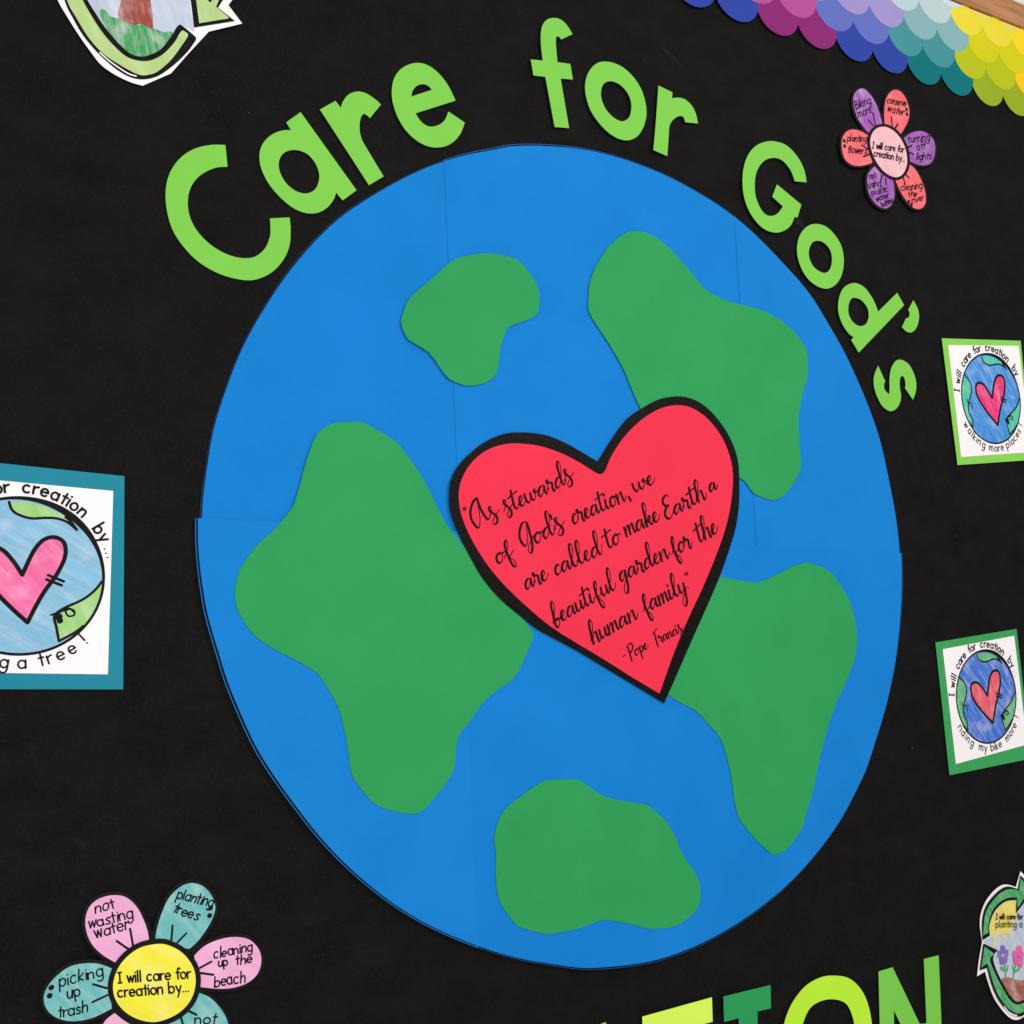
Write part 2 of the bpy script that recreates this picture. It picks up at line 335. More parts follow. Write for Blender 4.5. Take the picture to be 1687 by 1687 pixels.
# ================================================================ the setting and the board
wl = link('wall', [(-4, .04, -1.5), (5, .04, -1.5), (5, .04, 2.2), (-4, .04, 2.2)], [(0, 1, 2, 3)], [plaster()], None, None, (0, 0)); tag(wl, kind='structure')
def box(V, F, x0, x1, y0, y1, z0, z1):
    b = len(V); V += [(x, y, z) for x in (x0, x1) for y in (y0, y1) for z in (z0, z1)]
    F += [tuple(b+i for i in f) for f in ((0, 1, 3, 2), (4, 6, 7, 5), (0, 4, 5, 1), (2, 3, 7, 6), (0, 2, 6, 4), (1, 5, 7, 3))]
BX0, BX1, BZ0, BZ1 = -1.75, 2.25, -.95, 1.017
board = thing('bulletin_board', (0, BZ0), 'bulletin board covered in black paper with a wooden rim', 'bulletin board')
V, F = [], []
NX, NZ = 120, 60                                # the paper sags and ripples a little
def ripple(x, z):
    y = .0016*math.sin(3.1*x + 1.7*z)*math.sin(2.3*z - .9*x)
    zr = -.29 - .04*math.sin(2.2*(x + .9)); y += .0018*math.exp(-((z - zr)/.014)**2)*max(0, math.sin(4*(x + .95)))*(x < -.35)
    return y*1.0 + .0018
for i in range(NX+1):
    for j in range(NZ+1):
        x = BX0 + (BX1-BX0)*i/NX; z = BZ0 + (BZ1-BZ0)*j/NZ; V.append((x, ripple(x, z), z))
for i in range(NX):
    for j in range(NZ):
        a = i*(NZ+1)+j; F.append((a, a+NZ+1, a+NZ+2, a+1))
o = link('backing_paper', V, F, [black_backing()], board)
for p in o.data.polygons: p.use_smooth = True
OAK = wood(); FH, FD = .050, .0075
for x0, x1, z0, z1 in ((BX0-FH, BX1+FH, BZ1, BZ1+FH), (BX0-FH, BX1+FH, BZ0-FH, BZ0), (BX0-FH, BX0, BZ0, BZ1), (BX1, BX1+FH, BZ0, BZ1)):
    V, F = [], []; box(V, F, x0, x1, -FD, .03, z0, z1); r = link('frame_rail', V, F, [OAK], board)
    bv = r.modifiers.new('eased_edge', 'BEVEL'); bv.width = .0012; bv.segments = 2

# ================================================================ scalloped border
SHADES = {                                       # five tints per colour, bottom row to top row
 'blue': [(44, 68, 162), (98, 112, 192), (160, 146, 206), (196, 190, 224), (214, 210, 232)],
 'magenta': [(138, 38, 114), (178, 80, 150), (206, 130, 182), (224, 170, 206), (236, 200, 222)],
 'teal': [(0, 114, 120), (68, 146, 152), (134, 178, 182), (186, 208, 210), (206, 220, 222)],
 'lime': [(150, 172, 34), (184, 194, 24), (212, 206, 22), (234, 218, 58), (232, 216, 96)],
 'gold': [(252, 190, 8), (253, 200, 16), (254, 212, 36), (250, 216, 40), (248, 222, 90)]}
HUES = ['lime', 'gold', 'magenta', 'blue', 'magenta', 'blue', 'teal', 'lime', 'gold', 'magenta']
trim = thing('border_trim', (.7, .829), 'scalloped rainbow border strip along the top edge of the board', 'border')
SX, SZ, X0 = .08735, .04345, .3655               # column step, row step, x of the first magenta tongue of the bottom row
for row in range(5):
    for h in range(10):
        for k in (0, 1):
            cx = X0 + (2*(h - 4) + k)*SX - (row % 2)*SX/2 + random.uniform(-.0006, .0006)
            if cx < -.28 or cx > 1.32: continue
            hue = HUES[h]; zb = .829 + row*SZ; a, b = .0458, .043; zt = min(1.0155, zb + .098)
            out = [(cx + a*math.cos(t*math.pi/20), zb + b + b*math.sin(t*math.pi/20)) for t in range(-20, 1)] + [(cx + a, zt), (cx - a, zt)]
            plate('scallop', [out], .0017 + row*.00022 + ((2*h + k) % 2)*.00008, .00018, paper('border_%s_%d' % (hue, row), SHADES[hue][row], .65, .10, .03, .03), trim)

# ================================================================ the paper globe
EDGE = [(731,265.8),(800,249),(850,240.6),(902,240.7),(974.5,248.6),(1047,269),(1130,306),(1207,355),(1287,430.7),(1328,477),(1374,550),(1420.7,645.5),(1441.6,700),(1466,800),(1482,912),
        (1483,1005),(1470,1115),(1448,1201),(1419,1284),(1378,1360),(1323.5,1430),(1230,1510),(1100,1575.4),(981,1594),(885,1584),(784,1557),(640,1482.7),(500,1345),(407,1200),(366,1095),(339,989),(330,855),
        (345,740),(385,608),(453.8,480),(543.4,373.4),(638,308)]
polar = sorted((math.atan2(b, a), math.hypot(a, b)) for a, b in (bd(p, .002) for p in EDGE))
def radius(t):
    n = len(polar); t = (t + math.pi) % (2*math.pi) - math.pi
    for i in range(n):
        a, ra = polar[i-1]; b, rb = polar[i]
        if i == 0: a -= 2*math.pi
        if a <= t <= b: return ra + (rb-ra)*(.5 - .5*math.cos(math.pi*(t-a)/(b-a)))
    a, ra = polar[-1]; b, rb = polar[0]; b += 2*math.pi; return ra + (rb-ra)*(t-a)/(b-a)
def rim(t):                                      # width of the inked rim: widest at lower left, hairline elsewhere
    d = (math.degrees(t) + 360) % 360
    def bump_(c, w): return math.exp(-(min(abs(d-c), 360-abs(d-c))/w)**2)
    return .0007 + .0024*bump_(200, 36) + .0016*bump_(276, 26) + .0018*bump_(104, 16) + .0022*bump_(352, 12) + .0016*bump_(140, 12)
globe = thing('paper_globe', (0, -.55), 'huge round blue paper earth in the middle of the black board', 'paper globe')
BLUES = [paper('blue_poster_board', (14, 128, 211), .8, .12, .06, .07), paper('blue_poster_board_paler', (16, 129, 211), .8, .12, .06, .07), paper('blue_poster_board_deeper', (12, 127, 210), .8, .12, .06, .06)]
XS1, XS2 = (-.2475, -.234), (.2415, .243)        # the two vertical joins: x at top and bottom
def xs(pair, z): return pair[0] + (pair[1]-pair[0])*(.55 - z)/1.1
def step(t, low):
    """the two halves do not quite meet: the lower half sticks out at the horizontal join"""
    d = (math.degrees(t) + 360) % 360
    if low: return .0028*math.exp(-(max(0, d-180)/9)**2)*(90 < d < 270) + .0030*math.exp(-(max(0, 358.2-d)/8)**2)*(d >= 270 or d < 20)
    return -.0020*math.exp(-(max(0, 180-d)/9)**2)*(90 < d < 270)
def sheet(x0, x1, z0, z1, grow, d, blue=0):
    """one of the six sheets: the part of the disc between two joins"""
    pts = []
    N = 720
    for i in range(N):
        t = 2*math.pi*i/N; r = radius(t) + rim(t)*.93 + grow + step(t, z1 is not None); pts.append((r*math.cos(t), r*math.sin(t)))
    def clip(poly, f):
        out = []
        for i in range(len(poly)):
            a, b = poly[i-1], poly[i]; fa, fb = f(a), f(b)
            if (fa >= 0) != (fb >= 0): u = fa/(fa-fb); out.append((a[0]+(b[0]-a[0])*u, a[1]+(b[1]-a[1])*u))
            if fb >= 0: out.append(b)
        return out
    if x0: pts = clip(pts, lambda p: p[0] - xs(x0, p[1]))
    if x1: pts = clip(pts, lambda p: xs(x1, p[1]) - p[0])
    if z0 is not None: pts = clip(pts, lambda p: p[1] - z0(p[0]))
    if z1 is not None: pts = clip(pts, lambda p: z1(p[0]) - p[1])
    plate('ocean_sheet', [pts], d, .0004, BLUES[blue], globe)
zl = lambda x: .0105 - .0275*(x + .55)/1.1       # the horizontal join
XL = (XS1[0]+.016, XS1[1]+.003)
LEFT2 = (XS1[0] + .010, XS1[1])
sheet(None, (XS1[0]+.02, XS1[1]+.02), lambda x: zl(x)-.02, None, 0, .0010, 2)
sheet(XS1, (XS2[0]+.02, XS2[1]+.02), lambda x: zl(x)-.02, None, .0004, .0017, 0)
sheet(XS2, None, lambda x: zl(x)-.02, None, 0, .0024, 1)
sheet((XS2[0]-.02, XS2[1]-.02), None, None, zl, .0001, .0027, 0)
sheet((XS1[0]-.02, XS1[1]-.02), XS2, None, zl, .0002, .0029, 2)
sheet(None, XS1, None, zl, .0006, .0034, 1)
pen = Pen(.00435)                                # the black marker line drawn just inside the cut edge
for t0, t1, low in ((-.03, math.pi-.022, False), (math.pi-.018, 2*math.pi-.034, True)):
    P, Wd = [], []
    for i in range(541):
        t = t0 + (t1-t0)*i/540; w = rim(t)*.84; r = radius(t) + w*.52 + step(t, low); P.append((r*math.cos(t), r*math.sin(t))); Wd.append(max(.0006, w))
    dz = (.0035, .0030, .0028) if low else (.0011, .0018, .0025)      # on each sheet in turn
    k = [0 if p[0] < xs(XS1, p[1]) else 1 if p[0] < xs(XS2, p[1]) else 2 for p in P]; i = 0
    while i < len(P):
        j = i
        while j + 1 < len(P) and k[j+1] == k[i]: j += 1
        pen.d = dz[k[i]]
        if j > i: pen.stroke(P[i:j+1], Wd[i:j+1])
        i = j + 1
pen.build('marker_outline', MARK, globe)
GREEN = paper('green_construction_paper', (48, 158, 88), .85, .12, .05, .07)
zN, zA, zL, zR, zS = Z(640, 390, 6.248), Z(950, 370, 3.59), Z(370, 680, 2.481), Z(1080, 910, 3.244), Z(790, 1270, 4.3256)
CONT = [
 (zN, .0041, 'small green paper continent with a notch on its right', [(665,238),(760,205),(880,180),(1000,170),(1120,178),(1230,200),(1310,230),(1380,280),(1450,370),(1510,460),(1545,550),(1556,640),(1545,750),(1510,810),(1440,855),(1330,890),(1240,930),(1205,990),(1165,1090),(1145,1200),(1135,1310),(1110,1410),(1060,1470),(980,1510),(880,1532),(790,1532),(700,1500),(625,1463),(550,1375),(480,1270),(410,1185),(310,1122),(205,1058),(155,970),(127,870),(160,760),(215,635),(330,530),(480,400),(590,300)]),
 (zA, .0040, 'tall green paper continent behind the upper right of the heart', [(310,42),(385,40),(470,75),(550,140),(620,215),(690,300),(755,380),(850,435),(960,470),(1060,495),(1150,530),(1240,590),(1310,660),(1355,730),(1367,800),(1365,910),(1340,990),(1322,1060),(1313,1160),(1318,1300),(1328,1430),(1300,1500),(1260,1565),(1210,1615),(1150,1628),(1090,1610),(1045,1585),(1000,1525),(960,1490),(850,1400),(600,1320),(450,1210),(370,1070),(330,980),(280,860),(220,750),(150,640),(75,520),(70,430),(78,340),(110,250),(180,140),(250,75)]),
 (zL, .0042, 'largest green paper continent left of the heart', [(440,45),(500,38),(560,38),(620,68),(700,118),(745,175),(800,250),(850,345),(905,455),(950,510),(1020,600),(1110,720),(1200,820),(1255,890),(1262,915),(1240,970),(1190,1075),(1120,1130),(1060,1180),(1010,1250),(955,1325),(945,1400),(930,1475),(870,1560),(795,1635),(690,1628),(610,1595),(560,1540),(520,1475),(500,1350),(472,1225),(430,1140),(380,1063),(310,1020),(220,975),(140,925),(90,870),(55,810),(42,750),(50,680),(80,610),(140,535),(210,470),(280,385),(310,290),(340,180),(380,85)]),
 (zR, .0040, 'green paper continent below and right of the heart, tapering to a point', [(250,110),(340,130),(430,145),(545,160),(640,122),(735,75),(805,52),(870,70),(930,100),(985,170),(1040,265),(1065,360),(1077,440),(1070,540),(1040,640),(1000,730),(960,820),(920,940),(890,1050),(865,1160),(845,1260),(810,1380),(785,1470),(740,1540),(690,1595),(625,1617),(540,1540),(450,1425),(420,1310),(405,1200),(385,1110),(350,1000),(290,925),(220,850),(150,810),(75,765),(20,700),(80,400)]),
 (zS, .0039, 'rounded green paper continent at the bottom of the globe', [(465,68),(600,60),(700,62),(780,110),(870,170),(970,203),(1100,225),(1190,242),(1260,295),(1330,360),(1390,460),(1430,560),(1490,660),(1545,740),(1570,820),(1575,890),(1560,960),(1530,1010),(1470,1060),(1430,1090),(1370,1112),(1290,1122),(1205,1123),(1100,1095),(1000,1075),(900,1063),(850,1068),(760,1105),(690,1128),(600,1145),(490,1162),(370,1138),(268,1105),(200,1020),(145,930),(122,830),(115,700),(118,600),(106,475),(120,400),(145,330),(190,265),(250,215),(350,140)])]
for z, d, lab, pts in CONT:
    pts = [(p[0], p[1], 1) if random.random() < .3 else p for p in pts]    # scissor facets
    c = plate('continent', [shape(z, pts, d, 4)], d, .0004, GREEN, globe); c['label'] = lab

# ================================================================ the heart with the quotation
zH = Z(730, 640, 3.184)
HO = [(812,385,1),(860,305),(920,215),(975,150),(1050,100),(1130,58),(1210,42),(1270,45),(1340,70),(1410,125),(1470,200),(1515,280),(1545,370),(1553,450),(1553,600),(1535,730),(1500,850),(1450,990),(1390,1130),(1310,1310),(1240,1470),(1160,1652,1),(1000,1555),(850,1465),(700,1375),(560,1300),(490,1260),(400,1190),(300,1105),(210,1000),(140,880),(80,760),(40,650),(32,570),(40,490),(70,420),(130,350),(220,280),(320,238),(420,230),(540,245),(640,285),(730,335)]
HI = [(850,430),(880,360),(930,280),(990,210),(1060,150),(1140,105),(1220,88),(1290,97),(1360,135),(1420,195),(1470,270),(1505,360),(1520,450),(1515,560),(1495,680),(1460,800),(1410,930),(1350,1070),(1280,1220),(1210,1390),(1135,1600,1),(1000,1520),(850,1425),(700,1335),(560,1245),(440,1145),(330,1040),(240,935),(160,810),(105,690),(83,590),(90,500),(130,415),(190,350),(260,310),(340,290),(420,290),(520,305),(620,340),(710,385),(790,435),(825,450)]
heart = thing('paper_heart', bd((1093, 1158)), 'red paper heart with a thick black border and a handwritten quotation, on the globe', 'paper heart')
plate('black_border', [shape(zH, HO, .0051)], .0051, .0005, ink('printed_black', (17, 11, 11), .5), heart)
red = plate('red_face', [shape(zH, HI, .0053)], .0053, .0001, paper('red_print', (242, 51, 78), .7, .12, .03, .04), heart)
zA1, zB1, zC1 = Z(740, 740, 6.748), Z(970, 740, 6.748), Z(880, 900, 5.272)
XA, XC = 108, 84
LINES = [
 [(zA1, '"', (172, 790), (205, 772), 55), (zA1, 'As', (262, 912), (545, 765), XA), (zA1, 'stewards', (612, 738), (1372, 352), XA)],
 [(zA1, 'of', (518, 1290), (705, 1200), XA), (zA1, "God's", (800, 1140), (1275, 890), XA), (zA1, 'creation', (1365, 850), (1952, 580), XA), (zB1, ',', (428, 555), (460, 540), XA), (zB1, 'we', (492, 492), (722, 385), 96)],
 [(zA1, 'are', (838, 1578), (1090, 1452), XA), (zA1, 'called', (1170, 1418), (1690, 1172), XA), (zB1, 'to', (192, 1125), (345, 1040), XA), (zB1, 'make', (398, 985), (778, 800), XA), (zB1, 'Earth', (838, 800), (1292, 552), 100), (zB1, 'a', (1330, 490), (1418, 448), 86)],
 [(zC1, 'beautiful', (166, 700), (700, 378), XC), (zC1, 'garden', (738, 322), (1166, 104), XC), (zB1, 'for', (922, 1200), (1132, 1092), XA), (zB1, 'the', (1206, 1058), (1425, 930), XA)],
 [(zC1, 'human', (495, 860), (890, 632), XC), (zC1, 'family', (945, 592), (1318, 395), XC), (zC1, '.', (1325, 380), (1345, 370), XC), (zC1, '"', (1322, 345), (1350, 330), 46)],
 [(zC1, '-', (763, 992), (800, 972), 46), (zC1, 'Pope', (815, 992), (982, 890), 50), (zC1, 'Francis', (1038, 868), (1282, 745), 50)]]
SINK = ink('script_ink', (34, 10, 16), .6)
for ln in LINES:
    pen = Pen(.00542)
    for z, wd_, a, b, xh in ln:
        k = z.k/6.748; a = (a[0]+18*k, a[1]-11*k); b = (b[0]+18*k, b[1]-11*k)
        write(pen, z, wd_, a, b, xh, 4.2 if xh > 60 else 2.8, SCR, script=True, updir=(-.27, -1))
    pen.build('lettering', SINK, red)

# ================================================================ cut-out letters
zc, zf, zg, zt, zn = Z(250, 80, 3.0673), Z(850, 10, 4.82), Z(1200, 210, 3.444), Z(960, 1550, 2.3205), Z(1400, 1560, 9.372)
LIME = paper('lime_card', (128, 205, 79), .75, .16, .035, .05)
LET = [
 ('C', zc, 'lime green capital C, the tall curved letter that starts the word Care', [[(372,487,1),(383,597,1),(320,603),(250,637),(203,690),(183,760),(190,840),(225,915),(290,985),(370,1035),(450,1058),(520,1052),(572,1010),(597,950),(600,900),(597,858,1),(697,853,1),(702,920),(695,1000),(660,1075),(600,1135),(520,1168),(440,1166),(340,1137),(240,1080),(160,1000),(103,910),(74,800),(72,700),(98,615),(150,548),(220,505),(300,487)]]),
 ('a', zc, 'lime green letter a between C and r in the word Care', [[(680,373,1),(752,321,1),(1035,716,1),(965,767,1),(932,727,1),(918,765),(885,805),(840,829),(785,832),(720,808),(650,752),(590,680),(552,600),(545,530),(565,475),(610,433),(660,414),(704,412,1)], [(740,514),(790,535),(830,585),(847,640),(838,690),(812,722),(770,732),(720,715),(673,672),(645,615),(644,565),(665,530),(700,514)]]),
 ('r', zc, 'lime green letter r between a and e in the word Care', [[(850,308,1),(928,264,1),(957,300,1),(965,270),(995,232),(1040,217),(1085,227),(1130,257),(1158,283,1),(1103,351,1),(1085,335),(1070,331),(1056,350),(1050,400),(1060,455),(1090,510),(1172,646,1),(1098,690,1)]]),
 ('e', zc, 'lime green letter e that ends the word Care', [[(1535,263,1),(1333,327,1),(1360,368),(1400,393),(1445,388),(1480,362),(1499,318,1),(1582,374,1),(1560,430),(1520,475),(1470,497),(1410,497),(1350,472),(1290,420),(1245,350),(1218,270),(1214,200),(1230,140),(1270,95),(1330,73),(1390,82),(1450,125),(1500,190)], [(1313,242,1),(1416,208,1),(1395,187),(1365,180),(1335,192),(1317,217)]]),
 ('f', zf, 'lime green letter f with a crossbar, above the top of the globe', [[(450,222,1),(360,265,1),(347,248),(332,240),(318,255),(318,310),(330,445,1),(432,459,1),(452,583,1),(355,575,1),(422,968,1),(308,960,1),(234,562,1),(140,550,1),(118,423,1),(213,433,1),(200,320),(198,220),(212,150),(250,106),(300,94),(350,104),(400,145)]]),
 ('o', zf, 'lime green letter o between f and r in the word for', [[(710,441),(770,450),(850,487),(930,560),(990,650),(1025,750),(1037,850),(1020,940),(985,1010),(940,1050),(880,1066),(810,1050),(730,1000),(650,915),(590,820),(556,710),(550,620),(570,540),(610,480),(660,447)], [(750,596),(820,620),(880,680),(912,750),(916,820),(900,880),(865,910),(825,912),(770,880),(715,820),(680,740),(676,680),(695,620)]]),
 ('r', zf, 'lime green letter r that ends the word for', [[(1132,631,1),(1243,685,1),(1240,732,1),(1290,727),(1345,742),(1400,795),(1430,860),(1446,932,1),(1345,922,1),(1333,882,1),(1310,872),(1275,882),(1238,915),(1218,960),(1212,1050),(1202,1190,1),(1092,1143,1),(1110,940)]]),
 ('G', zg, 'lime green capital G with an inner spur, right of the globe top', [[(444,311,1),(377,305,1),(355,245),(310,190),(260,172),(205,188),(165,240),(150,310),(155,390),(180,455),(210,492),(245,502),(280,487),(310,448,1),(249,392,1),(276,323,1),(414,438,1),(392,511,1),(377,506,1),(350,560),(305,590),(255,595),(195,570),(140,510),(100,430),(82,340),(85,240),(110,160),(155,105),(215,80),(270,80),(335,105),(395,170),(430,240)]]),
 ('o', zg, 'lime green letter o between G and d in the word God\'s', [[(495,547),(550,560),(600,605),(640,670),(655,750),(645,830),(615,885),(570,913),(520,907),(465,872),(420,810),(393,730),(392,660),(412,600),(450,560)], [(515,643),(550,660),(580,700),(588,750),(578,800),(550,825),(515,815),(480,785),(458,735),(460,685),(480,650)]]),
 ('d', zg, 'lime green letter d leaning beside the right rim of the globe', [[(958,938,1),(997,1008,1),(740,1277,1),(697,1205,1),(711,1190,1),(680,1165),(645,1110),(624,1040),(628,970),(650,915),(690,887),(730,885),(775,910),(815,965),(835,1005),(850,1045,1)], [(715,966),(755,980),(790,1025),(796,1075),(780,1115),(745,1127),(708,1105),(683,1060),(682,1010),(695,975)]]),
 ("'", zg, 'small lime green paper apostrophe above the letters d and s', [[(1050,980,1),(1075,1030),(1082,1080),(1070,1130),(1045,1160),(1015,1160),(985,1133,1),(1008,1083,1),(1025,1075),(1028,1050),(1020,1035,1)]]),
 ('s', zg, 'lime green letter s lying sideways at the end of the word God\'s', [[(850,1352,1),(890,1440,1),(883,1460),(888,1490),(912,1515,1),(915,1480),(915,1420),(925,1365),(950,1325),(980,1318),(1020,1340),(1050,1390),(1066,1450),(1063,1500),(1048,1544,1),(1003,1480,1),(1005,1450),(998,1420),(985,1410),(974,1425),(972,1470),(980,1530),(965,1580),(935,1607),(905,1605),(870,1575),(838,1510),(825,1450),(830,1400)]])]
for ch, z, lab, loops in LET:
    d = .0019 + random.uniform(-.0003, .0003); L = [shape(z, l, d) for l in loops]
    o = plate('cutout_apostrophe' if ch == "'" else 'cutout_letter', L, d, .0006, LIME, None, None, centre(L[0]))
    tag(o, lab, 'apostrophe' if ch == "'" else 'letter', 'lime green letters curving over the globe')
LOW = [
 (zt, (142, 205, 80), 'green letter A whose tip just shows at the bottom edge of the photo', [[(70,317,1),(88,311,1),(175,520,1),(120,535,1),(105,490,1),(40,510,1),(35,560,1),(-22,575,1)], [(98,455,1),(48,468,1),(72,385,1)]]),
 (zt, (218, 255, 92), 'pale yellow-green letter T at the bottom, left of the dark green I', [[(228,290,1),(494,216,1),(497,309,1),(404,335,1),(408,575,1),(330,598,1),(326,357,1),(231,384,1)]]),
 (zt, (36, 156, 86), 'dark green letter I with serifs between T and O at the bottom', [[(538,213,1),(718,169,1),(720,258,1),(668,270,1),(672,500,1),(725,487,1),(727,575,1),(545,620,1),(543,532,1),(600,518,1),(597,296,1),(541,310,1)]]),
 (zt, (192, 244, 54), 'yellow-green letter O between I and N at the bottom', [[(765,360),(775,300),(803,235),(850,175),(905,142),(955,133),(1015,142),(1060,180),(1090,240),(1106,325),(1105,420),(1075,500),(1010,560),(940,580),(860,565),(795,500),(768,430)], [(835,345),(862,268),(900,235),(950,223),(1000,235),(1025,270),(1040,330),(1040,410),(1005,475),(940,500),(870,475),(838,415)]]),
 (zn, (124, 206, 76), 'mid green letter N at the bottom right', [[(445,380,1),(662,315,1),(1080,1190,1),(1186,1180,1),(1145,188,1),(1372,130,1),(1416,1190,1),(1450,2060,1),(1235,2110,1),(680,980,1),(700,2240,1),(482,2290,1),(465,1190,1)]])]
for z, rgb, lab, loops in LOW:
    d = .0018; L = [[z(p, d) for p in l] if all(len(p) > 2 for p in l) else shape(z, l, d) for l in loops]
    o = plate('cutout_letter', L, d, .0006, paper('card_%d_%d_%d' % rgb, rgb, .75, .28, .035, .05), None, None, centre(L[0]))
    tag(o, lab, 'letter', 'letters of the lower heading')

# ================================================================ the three earth posters
class Frame:                                     # a square page lying on the board: top-left corner, along, down
    def __init__(s, o, e, f): s.o, s.e, s.f = o, e, f
    def at(s, u, v): return (s.o[0]+u*s.e[0]+v*s.f[0], s.o[1]+u*s.e[1]+v*s.f[1])
    def uv(s, p):
        a, b = p[0]-s.o[0], p[1]-s.o[1]; D = s.e[0]*s.f[1]-s.f[0]*s.e[1]
        return ((a*s.f[1]-s.f[0]*b)/D, (s.e[0]*b-a*s.e[1])/D)
    def side(s): return math.hypot(*s.f)
FR8 = Frame((.6243, -.1728), (.1836, .0164), (.0069, -.1831))
FR7 = Frame((.7074, .3459), (.1935, .0197), (.0065, -.1963))
FRL = Frame((-.6461-.1907, .0377+.0115), (.1907, -.0115), (-.0030, -.1914))
FRD = Frame(FRL.at(.042, .004), FRL.e, FRL.f)
z8, z7, zP = Z(1530, 1020, 6.248), Z(1540, 540, 7.03), Z(0, 750, 4.218)
CU, CV = FR8.uv((.72154, -.25403)); RU = .0752/FR8.side()
def T8(pts, n=5, closed=True): return [FR8.uv(z8(p)) for p in smooth(pts, n, closed)]
OCEAN = [(CU+RU*math.cos(t*math.pi/48), CV+RU*math.sin(t*math.pi/48)) for t in range(96)]
HEART8 = T8([(588,790,1),(598,700),(610,620),(632,555),(665,527),(700,540),(718,590),(720,660),(705,760),(680,860),(662,960),(647,1068,1),(580,1000),(515,925),(455,840),(425,770),(418,705),(432,665),(465,650),(505,668),(550,725)])
LANDS8 = [T8([(480,368,1),(495,408),(522,432),(570,440),(620,420),(660,410),(700,420),(740,455,1),(700,400),(640,365),(560,345)]),
          T8([(872,740,1),(855,800),(820,870),(760,945),(735,1000),(750,1060),(772,1145,1),(835,1050),(870,940),(884,840)]),
          T8([(292,595,1),(340,640),(368,700),(370,780),(350,860),(340,930),(350,1000),(380,1060),(386,1150,1),(330,1060),(290,940),(268,820),(268,700)])]
PRINT = [('I', (228, 790), (222, 760)), ('will', (232, 708), (262, 560)), ('care', (280, 505), (375, 372)), ('for', (402, 345), (480, 302)), ('creation', (520, 312), (752, 392)), ('by', (788, 440), (838, 515)), ('...', (846, 540), (872, 610))]
def arc_text(pen, fr, word, ang0, ang1, rb, xh, w, under=False, jit=0):
    wdt = run_width(word, PR); x = 0
    for ch in word:
        adv, st = PR[ch]; jx, jy = random.uniform(-jit, jit), random.uniform(-jit, jit)
        t = ang0 + (ang1-ang0)*(x + adv*.42)/wdt; k = abs(ang1-ang0)*rb/wdt; kx = min(k, xh*1.05)
        for s in st:
            P = []
            for a, b in s:
                a = (a + jx - adv*.42)*kx; b = (b + jy)*xh
                if under: r = rb - b; tx, ty = math.sin(t), -math.cos(t)
                else: r = rb + b; tx, ty = -math.sin(t), math.cos(t)
                P.append(fr.at(CU + r*math.cos(t) + a*tx, CV + r*math.sin(t) + a*ty))
            pen.stroke(P, w)
        x += adv
def ang(fr, z, p):
    u, v = fr.uv(z(p)); return math.atan2(v-CV, u-CU)
def uvline(pen, fr, pts, w):
    pen.stroke([fr.at(*p) for p in pts], w if isinstance(w, list) else w)
def poster(fr, mat_rgb, mat_name, ocean, land, hrt, label, hand, zh, matpx=None, mg=.068, draw=None):
    c = fr.at(.5, .5); t = thing('earth_poster', c, label, 'poster', 'earth posters stapled to the black paper')
    matc = matpx or [fr.at(-mg, -mg), fr.at(1+mg, -mg), fr.at(1+mg, 1+mg), fr.at(-mg, 1+mg)]
    plate('card_mat', [matc], .0022, .0005, paper(mat_name, mat_rgb, .8, .25, .04, .06), t)
    pg = plate('page', [[fr.at(0, 0), fr.at(1, 0), fr.at(1, 1), fr.at(0, 1)]], .0027, .0003, WHITE, t)
    fr = draw or fr
    plate('drawn_ocean', [[fr.at(*p) for p in OCEAN]], .00278, 0, ocean, pg)
    for l in LANDS8: plate('drawn_land', [[fr.at(*p) for p in l]], .00284, 0, land, pg)
    plate('drawn_heart', [[fr.at(*p) for p in HEART8]], .00290, 0, hrt, pg)
    s = fr.side(); pen = Pen(.00298); lw = .0145*s
    o = OCEAN + OCEAN[:1]; n = len(o)
    uvline(pen, fr, o, [lw*(1 + 1.5*max(0, math.exp(-((i*360/96 - 305)/30)**2))) for i in range(n)])
    h = HEART8 + HEART8[:1]; uvline(pen, fr, h, lw*1.5)
    for l in LANDS8: uvline(pen, fr, l[:len(l)//2+12] if l is not LANDS8[0] else l[:42], lw*.95)
    for q in ([(678,762),(738,782)], [(675,790),(734,808)]): uvline(pen, fr, [FR8.uv(z8(p)) for p in q], lw*1.0)
    for q in ([(325,850),(338,892),(368,886),(375,905),(384,942)], [(800,955),(783,940),(770,960),(785,985),(803,972),(797,945),(768,938)], [(722,998),(760,960),(775,940)]): uvline(pen, fr, T8(q, 5, False), lw*.7)
    for q, r in (((750, 1000), .020), ((758, 1022), .016)): pen.dot(fr.at(*FR8.uv(z8(q))), r*s)
    pen.build('ink_outline', INK, pg)
    pen = Pen(.00306)
    for w, a, b in PRINT:
        a0, a1 = ang(FR8, z8, a), ang(FR8, z8, b)
        arc_text(pen, fr, w, a0, a1, RU*1.075, RU*.098, .0122*s if w != '...' else .009*s)
    pen.build('printed_lettering', INK, pg)
    pen = Pen(.00306)
    for w, a, b in hand:
        a0, a1 = (ang(fr, zh, a), ang(fr, zh, b)) if zh else (math.radians(a), math.radians(b))
        if a0 < -1.6: a0 += 2*math.pi
        if a1 < -1.6: a1 += 2*math.pi
        arc_text(pen, fr, w, a0, a1, RU*1.175, RU*.10, .0095*s, True, .05)
    pen.build('handwriting', INK, pg); return t
OC8 = crayon('pencil_royal_blue', (66, 118, 212), .55, .42); OC7 = crayon('pencil_sky_blue', (58, 146, 224), .5, .40); OCL = crayon('pencil_light_blue', (136, 194, 226), .9, .30)
